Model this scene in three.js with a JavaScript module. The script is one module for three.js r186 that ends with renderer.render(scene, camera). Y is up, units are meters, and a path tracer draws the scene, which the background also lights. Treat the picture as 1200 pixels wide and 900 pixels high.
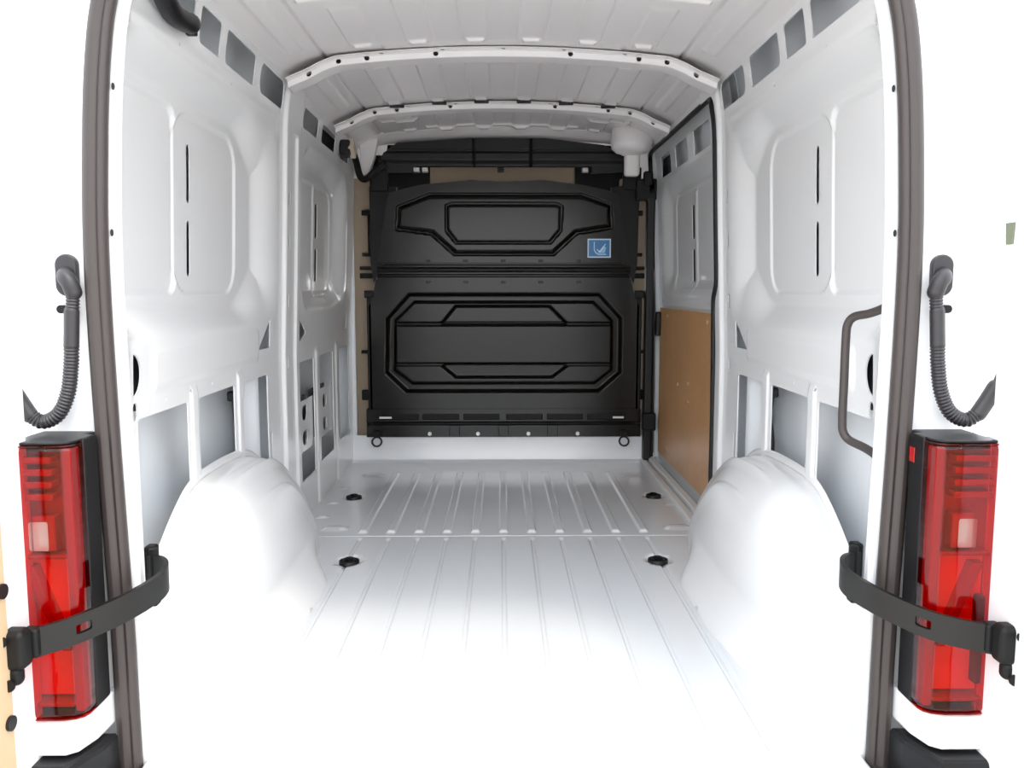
import * as THREE from 'three';
import { RoundedBoxGeometry } from 'three/addons/geometries/RoundedBoxGeometry.js';
import { mergeGeometries } from 'three/addons/utils/BufferGeometryUtils.js';
import { ImprovedNoise } from 'three/addons/math/ImprovedNoise.js';

// ---------------------------------------------------------------- camera, sky, sun, exposure
const renderer = new THREE.WebGLRenderer({ antialias: true });
renderer.toneMapping = THREE.LinearToneMapping;
renderer.toneMappingExposure = 4.15;
renderer.shadowMap.enabled = true;
const scene = new THREE.Scene();
const FOCAL = 1000;                                      // pixels, for a 1200 x 900 frame
const camera = new THREE.PerspectiveCamera(THREE.MathUtils.radToDeg(2 * Math.atan(450 / FOCAL)), 1200 / 900, 0.05, 400);
camera.position.set(-0.01, 1.0, 1.75);
const yaw = Math.atan(13 / FOCAL), pitch = Math.atan(110 / FOCAL * Math.cos(yaw));
camera.rotation.set(-pitch, -yaw, 0, 'YXZ');
scene.add(camera);

const sunDir = new THREE.Vector3(0.30, 1.0, 0.50).normalize();
{                                                        // a bright hazy sky: white towards the horizon, faintly blue overhead, a wide glow round the veiled sun
  const w = 512, h = 256, d = new Float32Array(w * h * 4), dir = new THREE.Vector3();
  for (let j = 0; j < h; j++) for (let i = 0; i < w; i++) {
    const el = ((j + 0.5) / h - 0.5) * Math.PI, az = ((i + 0.5) / w - 0.5) * 2 * Math.PI;
    dir.set(Math.cos(el) * Math.cos(az), Math.sin(el), Math.cos(el) * Math.sin(az));
    const up = Math.max(0, Math.sin(el)), a = Math.acos(Math.min(1, Math.max(-1, dir.dot(sunDir))));
    const glow = 0.7 * Math.exp(-((a / 0.38) ** 2)), t = Math.pow(up, 0.6);
    d.set([1.0 - 0.16 * t + glow, 1.0 - 0.08 * t + glow * 0.98, 1.0 + 0.02 * t + glow * 0.95, 1], (j * w + i) * 4);
  }
  const t = new THREE.DataTexture(d, w, h, THREE.RGBAFormat, THREE.FloatType);
  t.mapping = THREE.EquirectangularReflectionMapping; t.magFilter = THREE.LinearFilter; t.needsUpdate = true;
  scene.background = t; scene.environment = t;
}
scene.environmentIntensity = 1.0;
const sun = new THREE.DirectionalLight(0xfff1dc, 0.28);
sun.position.copy(sunDir).multiplyScalar(20);
sun.castShadow = true;
sun.shadow.radius = 14;                                  // a veiled sun throws soft shadows
sun.shadow.camera.left = -8; sun.shadow.camera.right = 8; sun.shadow.camera.top = 8; sun.shadow.camera.bottom = -8; sun.shadow.camera.far = 60;
sun.shadow.mapSize.set(2048, 2048);
scene.add(sun, sun.target);

// ---------------------------------------------------------------- helpers
const used = new Map();
function numbered(name) {
  const n = used.get(name) ?? 0;
  used.set(name, n + 1);
  return n ? `${name}_${String(n).padStart(3, '0')}` : name;
}
const V = (x, y, z) => new THREE.Vector3(x, y, z);
const clamp = (x, a = 0, b = 1) => Math.min(b, Math.max(a, x));
const S = (x) => { x = clamp(x); return x * x * (3 - 2 * x); };            // smoothstep on 0..1
const lerp = (a, b, t) => a + (b - a) * t;
function table(pts) {                                                       // smooth monotone-ish interpolation through [x, y] pairs
  return (x) => {
    if (x <= pts[0][0]) return pts[0][1];
    for (let i = 1; i < pts.length; i++) if (x <= pts[i][0]) {
      const p0 = pts[Math.max(0, i - 2)], p1 = pts[i - 1], p2 = pts[i], p3 = pts[Math.min(pts.length - 1, i + 1)];
      const h = p2[0] - p1[0], t = (x - p1[0]) / h;
      const m1 = (p2[1] - p0[1]) / (p2[0] - p0[0]) * h, m2 = (p3[1] - p1[1]) / (p3[0] - p1[0]) * h;
      const t2 = t * t, t3 = t2 * t;
      return (2 * t3 - 3 * t2 + 1) * p1[1] + (t3 - 2 * t2 + t) * m1 + (-2 * t3 + 3 * t2) * p2[1] + (t3 - t2) * m2;
    }
    return pts[pts.length - 1][1];
  };
}
// signed distances, negative inside
function rr(u, v, u0, u1, v0, v1, r = 0) {
  const cu = (u0 + u1) / 2, cv = (v0 + v1) / 2, hu = (u1 - u0) / 2 - r, hv = (v1 - v0) / 2 - r;
  const a = Math.abs(u - cu) - hu, b = Math.abs(v - cv) - hv;
  return Math.hypot(Math.max(a, 0), Math.max(b, 0)) + Math.min(Math.max(a, b), 0) - r;
}
function poly(u, v, P) {
  let d = Infinity, s = 1;
  for (let i = 0, j = P.length - 1; i < P.length; j = i++) {
    const ex = P[j][0] - P[i][0], ey = P[j][1] - P[i][1], wx = u - P[i][0], wy = v - P[i][1];
    const t = clamp((wx * ex + wy * ey) / (ex * ex + ey * ey));
    d = Math.min(d, (wx - ex * t) ** 2 + (wy - ey * t) ** 2);
    const c1 = v >= P[i][1], c2 = v < P[j][1], c3 = ex * wy > ey * wx;
    if ((c1 && c2 && c3) || (!c1 && !c2 && !c3)) s = -s;
  }
  return s * Math.sqrt(d);
}
function steps(a, b, step, extra = []) {                                    // grid lines from a to b, with feature lines added
  const n = Math.max(1, Math.round(Math.abs(b - a) / step)), L = [];
  for (let i = 0; i <= n; i++) L.push(a + (b - a) * i / n);
  for (const e of extra) if (e > Math.min(a, b) + 1e-6 && e < Math.max(a, b) - 1e-6) L.push(e);
  L.sort((p, q) => (a < b ? p - q : q - p));
  return L.filter((x, i) => !i || Math.abs(x - L[i - 1]) > 1e-5);
}
// pressed sheet metal: a surface over a grid, holes cut where keep(u, v) < 0, hole rims folded back by `rim` metres, optional thickness
function sheet(us, vs, pos, { keep = null, rim = 0, face = [0, 0, 1], thick = 0 } = {}) {
  const P = [], N = [], I = [], E = 1e-4, nu = us.length, nv = vs.length;
  const turn = (us[nu - 1] > us[0] ? 1 : -1) * (vs[nv - 1] > vs[0] ? 1 : -1);
  let flip = false, sign = 1;
  const normal = (u, v) => {
    const a = pos(u + E, v), b = pos(u - E, v), c = pos(u, v + E), d = pos(u, v - E);
    const ux = a[0] - b[0], uy = a[1] - b[1], uz = a[2] - b[2], vx = c[0] - d[0], vy = c[1] - d[1], vz = c[2] - d[2];
    let x = uy * vz - uz * vy, y = uz * vx - ux * vz, z = ux * vy - uy * vx;
    const l = Math.hypot(x, y, z) || 1, f = sign;
    return [x / l * f, y / l * f, z / l * f];
  };
  { let a = 0; for (const p of [0.3, 0.5, 0.7]) for (const q of [0.3, 0.5, 0.7]) { const n = normal(us[Math.floor(nu * p)], vs[Math.floor(nv * q)]); a += n[0] * face[0] + n[1] * face[1] + n[2] * face[2]; } if (a < 0) sign = -1; flip = turn * sign < 0; }
  const uv = [];
  const put = (u, v) => { P.push(...pos(u, v)); N.push(...normal(u, v)); uv.push([u, v]); return uv.length - 1; };
  const tri = (a, b, c) => { if (a !== b && b !== c && a !== c) flip ? I.push(a, c, b) : I.push(a, b, c); };
  const grid = new Int32Array(nu * nv).fill(-1), val = new Float64Array(nu * nv).fill(1), cut = new Map(), rims = [];
  if (keep) for (let i = 0; i < nu; i++) for (let j = 0; j < nv; j++) val[i * nv + j] = keep(us[i], vs[j]);
  const at = (k) => { if (grid[k] < 0) grid[k] = put(us[(k / nv) | 0], vs[k % nv]); return grid[k]; };
  const cross = (p, q) => {
    const key = p < q ? p * nu * nv + q : q * nu * nv + p;
    if (cut.has(key)) return cut.get(key);
    let u0 = us[(p / nv) | 0], v0 = vs[p % nv], s0 = val[p], u1 = us[(q / nv) | 0], v1 = vs[q % nv], s1 = val[q], u = u0, v = v0;
    for (let k = 0; k < 5; k++) {
      const t = clamp(s0 / (s0 - s1), 0.02, 0.98); u = lerp(u0, u1, t); v = lerp(v0, v1, t);
      const s = keep(u, v);
      if ((s > 0) === (s0 > 0)) { u0 = u; v0 = v; s0 = s; } else { u1 = u; v1 = v; s1 = s; }
    }
    const id = put(u, v); cut.set(key, id); return id;
  };
  const clip = (a, b, c) => {
    const K = [a, b, c], out = [], on = [];
    for (let i = 0; i < 3; i++) {
      const p = K[i], q = K[(i + 1) % 3];
      if (val[p] > 0) out.push(at(p));
      if ((val[p] > 0) !== (val[q] > 0)) { const x = cross(p, q); out.push(x); on.push([x, val[p] > 0]); }
    }
    for (let i = 2; i < out.length; i++) tri(out[0], out[i - 1], out[i]);
    if (on.length === 2) rims.push(on[0][1] ? [on[0][0], on[1][0]] : [on[1][0], on[0][0]]);
  };
  for (let i = 0; i + 1 < nu; i++) for (let j = 0; j + 1 < nv; j++) {
    const a = i * nv + j, b = a + nv, c = b + 1, d = a + 1;
    if (val[a] > 0 && val[b] > 0 && val[c] > 0 && val[d] > 0) { tri(at(a), at(b), at(c)); tri(at(a), at(c), at(d)); }
    else if (val[a] > 0 || val[b] > 0 || val[c] > 0 || val[d] > 0) { clip(a, b, c); clip(a, c, d); }
  }
  const deep = rim || thick;
  if (deep) {
    const back = (k) => { P.push(P[3 * k] - N[3 * k] * deep, P[3 * k + 1] - N[3 * k + 1] * deep, P[3 * k + 2] - N[3 * k + 2] * deep); };
    for (const [a, b] of rims) {
      const dx = P[3 * b] - P[3 * a], dy = P[3 * b + 1] - P[3 * a + 1], dz = P[3 * b + 2] - P[3 * a + 2];
      const n = [-N[3 * a], -N[3 * a + 1], -N[3 * a + 2]];
      let x = n[1] * dz - n[2] * dy, y = n[2] * dx - n[0] * dz, z = n[0] * dy - n[1] * dx; const l = Math.hypot(x, y, z) || 1;
      x /= l; y /= l; z /= l;
      const k = P.length / 3;
      P.push(P[3 * a], P[3 * a + 1], P[3 * a + 2], P[3 * b], P[3 * b + 1], P[3 * b + 2]);
      back(a); back(b);
      for (let q = 0; q < 4; q++) N.push(x, y, z);
      I.push(k, k + 2, k + 1, k + 1, k + 2, k + 3);
    }
  }
  if (thick) {                                                              // the back face and the outer edges
    const n0 = uv.length, map = new Map(), tris = I.slice();
    const b = (k) => { if (!map.has(k)) { map.set(k, P.length / 3); P.push(P[3 * k] - N[3 * k] * thick, P[3 * k + 1] - N[3 * k + 1] * thick, P[3 * k + 2] - N[3 * k + 2] * thick); N.push(-N[3 * k], -N[3 * k + 1], -N[3 * k + 2]); } return map.get(k); };
    const edge = new Map();
    for (let t = 0; t < tris.length; t += 3) {
      const q = [tris[t], tris[t + 1], tris[t + 2]];
      if (q.some((k) => k >= n0)) continue;
      I.push(b(q[0]), b(q[2]), b(q[1]));
      for (let k = 0; k < 3; k++) { const e = q[k] + '_' + q[(k + 1) % 3], r = q[(k + 1) % 3] + '_' + q[k]; if (edge.has(r)) edge.delete(r); else edge.set(e, [q[k], q[(k + 1) % 3]]); }
    }
    for (const [p, q] of edge.values()) {
      const k = P.length / 3, bp = b(p), bq = b(q), k2 = P.length / 3;
      const A = V(P[3 * p], P[3 * p + 1], P[3 * p + 2]), B = V(P[3 * q], P[3 * q + 1], P[3 * q + 2]), C = V(P[3 * bp], P[3 * bp + 1], P[3 * bp + 2]), D = V(P[3 * bq], P[3 * bq + 1], P[3 * bq + 2]);
      const n = B.clone().sub(A).cross(C.clone().sub(A)).normalize().negate();
      for (const w of [A, B, C, D]) { P.push(w.x, w.y, w.z); N.push(n.x, n.y, n.z); }
      I.push(k2, k2 + 2, k2 + 1, k2 + 1, k2 + 2, k2 + 3);
    }
  }
  const g = new THREE.BufferGeometry();
  g.setAttribute('position', new THREE.Float32BufferAttribute(P, 3));
  g.setAttribute('normal', new THREE.Float32BufferAttribute(N, 3));
  g.setIndex(I);
  return g;
}
function clean(g) {
  g = g.index ? g.toNonIndexed() : g.clone();
  for (const k of Object.keys(g.attributes)) if (k !== 'position' && k !== 'normal') g.deleteAttribute(k);
  return g;
}
const merge = (L) => (L.length === 1 ? L[0] : mergeGeometries(L.map(clean)));
function box(x0, x1, y0, y1, z0, z1, r = 0.003) {
  const w = Math.abs(x1 - x0), h = Math.abs(y1 - y0), d = Math.abs(z1 - z0), R = Math.min(r, w / 2.2, h / 2.2, d / 2.2);
  const g = R > 0 ? new RoundedBoxGeometry(w, h, d, 2, R) : new THREE.BoxGeometry(w, h, d);
  return g.translate((x0 + x1) / 2, (y0 + y1) / 2, (z0 + z1) / 2);
}
function tube(pts, r, { n = 60, sides = 12, closed = false, ribs = null, tension = 0.5 } = {}) {
  const c = new THREE.CatmullRomCurve3(pts.map((p) => (p.isVector3 ? p : V(...p))), closed, 'catmullrom', tension);
  if (!ribs) {
    const g = new THREE.TubeGeometry(c, n, r, sides, closed);
    if (closed) return g;
    const ends = [0, 1].map((t) => { const s = new THREE.SphereGeometry(r, sides, 8); const p = c.getPointAt(t); return s.translate(p.x, p.y, p.z); });
    return merge([g, ...ends]);
  }
  const len = c.getLength(), m = Math.round(len / ribs.pitch) * 6, g = new THREE.TubeGeometry(c, m, r, sides, false);   // corrugated hose
  const p = g.attributes.position, o = V();
  for (let i = 0; i <= m; i++) {
    c.getPointAt(i / m, o);
    const k = 1 + ribs.depth / r * (0.5 + 0.5 * Math.cos(i / 6 * 2 * Math.PI));
    for (let j = 0; j <= sides; j++) { const q = i * (sides + 1) + j; p.setXYZ(q, o.x + (p.getX(q) - o.x) * k, o.y + (p.getY(q) - o.y) * k, o.z + (p.getZ(q) - o.z) * k); }
  }
  g.computeVertexNormals();
  return g;
}
function prism(pts, axis, a, b, bevel = 0.002) {                            // outline in the plane across `axis`, from a to b along it
  const sh = new THREE.Shape(pts.map((p) => new THREE.Vector2(...p)));
  const g = new THREE.ExtrudeGeometry(sh, { depth: Math.abs(b - a) - 2 * bevel, bevelEnabled: bevel > 0, bevelThickness: bevel, bevelSize: bevel, bevelOffset: -bevel, bevelSegments: 2, curveSegments: 10 });
  g.translate(0, 0, Math.min(a, b) + bevel);
  if (axis === 'y') g.applyMatrix4(new THREE.Matrix4().makeBasis(V(1, 0, 0), V(0, 0, -1), V(0, 1, 0)));   // (x, -z) outline
  if (axis === 'x') g.applyMatrix4(new THREE.Matrix4().makeBasis(V(0, 0, -1), V(0, 1, 0), V(1, 0, 0)));   // (-z, y) outline
  return g;
}
const mirror = (g) => { g = clean(g); const p = g.attributes.position, n = g.attributes.normal; for (let i = 0; i < p.count; i++) { p.setX(i, -p.getX(i)); n.setX(i, -n.getX(i)); } for (let i = 0; i < p.count; i += 3) for (const a of [p, n]) for (const m of ['X', 'Y', 'Z']) { const t = a['get' + m](i + 1); a['set' + m](i + 1, a['get' + m](i + 2)); a['set' + m](i + 2, t); } return g; };
const side = (g, s) => (s > 0 ? g : mirror(g));                            // shapes are drawn for the right side
function mesh(name, geo, mat, parent, label) {
  const m = new THREE.Mesh(Array.isArray(geo) ? merge(geo) : geo, mat);
  m.name = numbered(name); m.castShadow = m.receiveShadow = true;
  if (label) m.userData.label = label;
  parent.add(m);
  return m;
}
function struct(name, label, pos = [0, 0, 0]) {
  const g = new THREE.Group(); g.name = numbered(name); g.position.set(...pos);
  g.userData = { kind: 'structure', label }; scene.add(g); return g;
}
function thing(name, label, category, group) {
  const g = new THREE.Group(); g.name = numbered(name); g.userData = { label, category }; if (group) g.userData.group = group; scene.add(g); return g;
}
function settle(g) {                                                        // puts a thing's origin at its base without moving anything
  const b = new THREE.Box3().setFromObject(g), c = V((b.min.x + b.max.x) / 2, b.min.y, (b.min.z + b.max.z) / 2);
  const moved = new Set();
  g.position.copy(c);
  for (const k of g.children) { k.position.sub(c); moved.add(k); }
  return g;
}

// ---------------------------------------------------------------- materials
const std = (r, g, b, rough, o = {}) => new THREE.MeshPhysicalMaterial({ color: new THREE.Color().setRGB(r, g, b), roughness: rough, ...o });
const M = {
  paint: std(0.87, 0.87, 0.87, 0.34, { clearcoat: 0.7, clearcoatRoughness: 0.08 }),
  roof: std(0.85, 0.815, 0.81, 0.4, { clearcoat: 0.4, clearcoatRoughness: 0.2 }),
  floor: std(0.80, 0.82, 0.84, 0.26, { clearcoat: 0.8, clearcoatRoughness: 0.1 }),
  primer: std(0.86, 0.89, 0.92, 0.32),
  cover: std(0.80, 0.80, 0.79, 0.5),
  black: std(0.0065, 0.0055, 0.0045, 0.2, { specularIntensity: 0.6 }),  // faint brown tint puts warm reflections into the base colour
  blackTrim: std(0.008, 0.008, 0.008, 0.5, { specularIntensity: 0.5 }),
  plastic: std(0.009, 0.009, 0.010, 0.42, { specularIntensity: 0.6 }),
  rubber: std(0.045, 0.035, 0.032, 0.45),
  hose: std(0.028, 0.025, 0.027, 0.45),
  steel: std(0.35, 0.34, 0.33, 0.3, { metalness: 0.9 }),
  strap: std(0.010, 0.0095, 0.0085, 0.36, { specularIntensity: 0.8 }),
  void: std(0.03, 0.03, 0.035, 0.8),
  beige: std(0.50, 0.39, 0.28, 0.7),
  lensRed: new THREE.MeshPhysicalMaterial({ color: new THREE.Color().setRGB(0.70, 0.035, 0.025), roughness: 0.04, transmission: 1, thickness: 0, ior: 1.49 }),
  lensClear: new THREE.MeshPhysicalMaterial({ color: new THREE.Color().setRGB(0.95, 0.88, 0.86), roughness: 0.06, transmission: 1, thickness: 0, ior: 1.49 }),
  reflector: std(0.45, 0.42, 0.40, 0.25, { metalness: 0.3 }),
  lampRed: std(0.42, 0.010, 0.010, 0.25, { clearcoat: 1, clearcoatRoughness: 0.03 }),
  lampOrange: std(0.95, 0.55, 0.30, 0.4),
  lampDark: std(0.10, 0.008, 0.010, 0.3),
  grey: std(0.12, 0.12, 0.13, 0.7),
  glass: new THREE.MeshPhysicalMaterial({ color: 0xffffff, roughness: 0.02, transmission: 1, thickness: 0, ior: 1.5 }),
  doorBoard: std(0.60, 0.43, 0.26, 0.6),
  greenReflection: std(0.16, 0.18, 0.11, 0.5),  // colour stands for greenery mirrored in the latch plate
  leaf: std(0.06, 0.12, 0.03, 0.8),
};
const noise = new ImprovedNoise();
function dataTexture(w, h, fn, repeat) {
  const d = new Uint8Array(w * h * 4);
  for (let j = 0; j < h; j++) for (let i = 0; i < w; i++) { const c = fn(i / w, j / h); d.set([c[0], c[1], c[2], 255], (j * w + i) * 4); }
  const t = new THREE.DataTexture(d, w, h); t.colorSpace = THREE.SRGBColorSpace; t.wrapS = t.wrapT = THREE.RepeatWrapping;
  t.magFilter = THREE.LinearFilter; t.minFilter = THREE.LinearMipmapLinearFilter; t.generateMipmaps = true; if (repeat) t.repeat.set(...repeat); t.needsUpdate = true; return t;
}
const boardMap = dataTexture(256, 512, (u, v) => { const n = noise.noise(u * 9, v * 9, 1) * 7 + noise.noise(u * 70, v * 40, 2) * 6 + noise.noise(u * 2, v * 3, 5) * 8; return [208 + n, 158 + n, 108 + n * 0.8].map((x) => clamp(x, 0, 255)); });
M.board = new THREE.MeshPhysicalMaterial({ map: boardMap, roughness: 0.42, clearcoat: 0.25, clearcoatRoughness: 0.3 });
const groundMap = dataTexture(512, 512, (u, v) => { const T = 2 * Math.PI, n = noise.noise(Math.cos(u * T) * 3, Math.sin(u * T) * 3 + v * 9, 1) * 9 + noise.noise(u * 190, v * 190, 4) * 16 + noise.noise(u * 60, v * 60, 7) * 8; return [176 + n, 172 + n, 166 + n].map((x) => clamp(x, 0, 255)); }, [30, 30]);
M.ground = new THREE.MeshPhysicalMaterial({ map: groundMap, roughness: 0.9 });

// ---------------------------------------------------------------- van dimensions: x right, y up from the load floor, z = 0 at the rear opening, the bulkhead at z = -3.2
const ZB = -3.2;
const openX = table([[-0.1, 0.80], [0.0, 0.803], [0.3, 0.806], [0.7, 0.816], [1.07, 0.82], [1.3, 0.81], [1.45, 0.797], [1.56, 0.778], [1.68, 0.735], [1.78, 0.67]]);
const wallBase = table([[0, 0.875], [0.4, 0.875], [0.74, 0.874], [0.9, 0.868], [1.3, 0.853], [1.6, 0.842], [1.7, 0.834], [1.8, 0.818]]);
const archY = table([[-1.86, 0], [-1.78, 0.10], [-1.66, 0.19], [-1.5, 0.27], [-1.34, 0.345], [-1.17, 0.425], [-0.99, 0.455], [-0.66, 0.458], [-0.52, 0.425], [-0.32, 0.30], [-0.22, 0.18], [-0.13, 0]]);
const skinX = table([[-0.3, 0.955], [0, 0.965], [0.5, 0.975], [0.9, 0.98], [1.3, 0.967], [1.7, 0.925], [1.88, 0.885], [1.98, 0.80]]);
const slotRects = (z, w = z < -1.8 ? 0.028 : 0.015) => [[z - w, z + w, 1.04, 1.20], [z - w, z + w, 1.25, 1.415]];
const lean = (y) => (y - 1.23) * -0.0;                                     // slots stand upright in the panel

function recess(z, y, z0, z1, y0, y1, wide) {                              // outward depth of a bay's pressed window field
  const d = rr(z, y, z0, z1, y0, y1, 0.17);
  const w = lerp(0.09, wide, S((z0 + 0.45 - z) / 0.4));
  return 0.052 * S(-d / w);
}
function wallX(s, z, y) {
  let x = wallBase(y);
  // rear bay
  x += recess(z, y, -1.56, -0.13, 0.87, 1.61, 0.30);
  const d2 = rr(z, y, -1.19, -0.64, 0.985, 1.50, 0.10), d3 = rr(z, y, -0.662, -0.20, 0.985, 1.50, 0.05);
  x += 0.006 * S(-d2 / 0.014) + 0.010 * S(-d3 / 0.016);
  x -= 0.010 * S(-rr(z, y, -1.52, -0.2, 1.53, 1.66, 0.05) / 0.04) * 0.5;
  x -= 0.006 * S(-rr(z, y, -1.3, -0.35, 0.74, 0.87, 0.03) / 0.03);
  // pillar between the bays: a proud band with rolled edges
  x -= 0.016 * S(-rr(z, y, -1.87, -1.60, -0.3, 2.2, 0.0) / 0.024);
  x += 0.010 * S(-rr(z, y, -1.80, -1.69, -0.3, 1.62, 0.02) / 0.015);
  // front bay
  if (s < 0) {
    x += recess(z, y, -3.0, -1.92, 0.90, 1.63, 0.18);
    x += 0.006 * S(-rr(z, y, -2.78, -1.99, 0.985, 1.50, 0.08) / 0.014);
    for (const c of [-2.07, -2.48]) x -= 0.006 * S(-rr(z, y, c + 0.045, c + 0.105, 0.97, 1.50, 0.01) / 0.02);
  }
  // ribs between the lower openings
  for (const c of [-0.642, -1.062]) x -= 0.008 * S((0.03 - Math.abs(z - c)) / 0.012) * S((0.74 - y) / 0.03);
  if (s < 0) for (const c of [-2.255, -2.73]) x -= 0.008 * S((0.045 - Math.abs(z - c)) / 0.02) * S((0.74 - y) / 0.03);
  // rear corner post returns to the door opening
  return lerp(x, openX(y) - 0.004, S((z + 0.26) / 0.25));
}
const railHoles = [[-0.645, -0.30, 0.012], [-0.86, -0.69, 0.012], [-1.21, -0.91, 0.014], [-1.585, -1.275, 0.03]];
const railHolesFront = [[-2.21, -1.92, 0.03], [-2.60, -2.29, 0.015], [-2.98, -2.70, 0.015]];
function wallHoles(s, z, y) {
  let d = 9;
  for (const [a, b, r] of railHoles) d = Math.min(d, rr(z, y, a, b, 1.677, 1.776, r));
  for (const [a, b, c, e] of slotRects(-0.77)) d = Math.min(d, rr(z, y, a, b, c, e, 0.014));
  // lower openings, closed below by the wheel arch
  d = Math.min(d, Math.max(rr(z, y, -0.60, s < 0 ? -0.27 : -0.22, 0.1, 0.693, 0.012), archY(z) + 0.004 - y));
  d = Math.min(d, rr(z, y, -1.012, -0.684, 0.462, 0.693, 0.012));
  d = Math.min(d, Math.max(rr(z, y, -1.405, -1.105, 0.2, 0.69, 0.012), archY(z) + 0.004 - y));
  // three-cornered and half-moon cut-outs, bolt holes and small slots
  d = Math.min(d, poly(z, y, [[-1.44, 0.887], [-1.44, 0.79], [-1.30, 0.79]]) - 0.003);
  d = Math.min(d, Math.max(Math.hypot((z + 0.252) * 1.15, y - 0.80) - 0.050, z + 0.252), 9);
  d = Math.min(d, rr(z, y, -0.272, -0.246, 0.69, 0.735, 0.012));
  for (const [a, b] of [[-0.235, 1.605], [-0.19, 1.405], [-0.125, 1.117]]) d = Math.min(d, rr(z, y, a - 0.008, a + 0.008, b - 0.014, b + 0.014, 0.007));
  for (const a of [-0.45, -0.62, -0.8]) d = Math.min(d, Math.hypot(z - a, y - 0.722) - 0.006, Math.hypot(z - a * 1.2, y - 1.63) - 0.006);
  for (const [a, b, c] of [[-1.66, 1.33, 1.38], [-1.655, 1.16, 1.215], [-1.65, 0.93, 0.985], [-1.65, 0.69, 0.74]].map((q) => (s > 0 ? [q[0] + 0.115, q[1], q[2]] : q))) d = Math.min(d, rr(z, y, a - 0.011, a + 0.011, b, c, 0.008));
  d = Math.min(d, rr(z, y, -1.45, -1.425, 0.31, 0.47, 0.01));
  if (s < 0) {
    for (const [a, b, r] of railHolesFront) d = Math.min(d, rr(z, y, a, b, 1.677, 1.76, r));
    for (const c of [-2.07, -2.48]) for (const [a, b, e, f] of slotRects(c)) d = Math.min(d, rr(z, y, a, b, e, f, 0.014));
    for (const [a, b, e] of [[-2.19, -1.88, 0.165], [-2.64, -2.30, 0.18], [-3.08, -2.78, 0.20]]) d = Math.min(d, rr(z, y, a, b, e, 0.69, 0.012));
    d = Math.min(d, poly(z, y, [[-1.905, 0.885], [-2.03, 0.815], [-1.945, 0.785], [-1.905, 0.785]]) - 0.002);
    d = Math.min(d, poly(z, y, [[-3.02, 0.88], [-3.02, 0.79], [-2.98, 0.79]]) - 0.002);
  } else d = Math.min(d, doorHole(z, y));
  return d;
}
function doorHole(z, y) {                                                   // the sliding door aperture in the right wall
  const rear = lerp(-1.70, -1.645, S((y - 0.95) / 0.09));
  return rr(z, y, -3.14, rear, 0.015, 1.755, 0.05);
}

// ---------------------------------------------------------------- ground
{
  const g = new THREE.PlaneGeometry(80, 80).rotateX(-Math.PI / 2);
  const m = mesh('ground', g, M.ground, scene, 'pale concrete yard surface around the van'); m.position.y = -0.62; m.userData.kind = 'structure';
}

// ---------------------------------------------------------------- load floor
const floorG = struct('floor', 'white ribbed steel load floor of the van');
{
  const edges = []; for (let k = -5; k <= 5; k++) for (const e of [-0.022, -0.0165, -0.011, -0.006, 0, 0.006, 0.011, 0.0165, 0.022, 0.058]) edges.push(k * 0.1165 + e);
  const xs = steps(-0.93, 0.93, 0.02, edges);
  const ribX = (x, f) => { let h = 0; for (let k = -5; k <= 5; k++) h = Math.max(h, f(Math.abs(x - k * 0.1165))); return h; };
  const rings = [[-0.575, -1.34], [0.575, -1.34], [-0.725, -2.32], [0.735, -2.33]];
  const dish = (x, z) => { let h = 0; for (const [a, b] of rings) h += -0.012 * S((0.055 - Math.hypot(x - a, (z - b) * 0.8)) / 0.02) ; return h; };
  const rear = (x, z) => {
    let y = -0.0035 * ribX(x, (d) => S((0.011 - d) / 0.007) * 1.9) * S((-1.63 - z) / -0.03) ;
    y += 0.010 * S((Math.abs(x) - 0.60) / 0.012) * S((z + 1.25) / 0.4);
    return y + dish(x, z);
  };
  const front = (x, z) => {
    const e = S((-1.685 - z) / 0.025) * S((z + 2.88) / 0.05);
    let y = 0.012 * ribX(x, (d) => S((0.022 - d) / 0.011)) * e;
    for (const [a, b] of [[-0.71, -1.76], [0.74, -1.76], [-0.70, -2.80], [0.70, -2.80]]) y += 0.010 * S(-rr(x, z, a - 0.06, a + 0.06, b - 0.035, b + 0.035, 0.034) / 0.015);
    for (const [a, b] of [[-0.80, -2.5], [-0.80, -2.2], [-0.80, -1.95], [0.78, -2.15]]) y += 0.008 * S((0.02 - Math.hypot(x - a, z - b)) / 0.012);
    y += 0.001;
    y += 0.055 * Math.pow(S((-3.11 - z) / 0.09), 2) * 0.4;
    return y + dish(x, z);
  };
  mesh('floor_panel', sheet(xs, steps(0.0, -1.66, 0.02), (x, z) => [x, rear(x, z), z], { face: [0, 1, 0], thick: 0.012 }), M.floor, floorG, 'rear floor pressing with narrow grooves');
  mesh('floor_panel', sheet(xs, steps(-1.655, ZB, 0.014), (x, z) => [x, front(x, z), z], { face: [0, 1, 0], thick: 0.012 }), M.floor, floorG, 'front floor pressing with raised ribs');
  mesh('kick_panel', sheet(steps(-0.89, 0.89, 0.02), steps(0, 1, 0.05), (x, t) => [x, 0.0 + 0.155 * t, ZB + 0.012 + 0.02 * (1 - t) ** 3], { thick: 0.01 }), M.floor, floorG, 'white upstand below the bulkhead');
  mesh('underbody', box(-0.98, 0.98, -0.13, -0.03, ZB - 1.5, -0.01, 0.01), M.blackTrim, floorG);
}

mesh('sill_plate', box(-0.775, 0.775, -0.03, -0.002, -0.012, 0.16, 0.012), M.floor, floorG, 'white sill at the rear edge of the floor');

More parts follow.
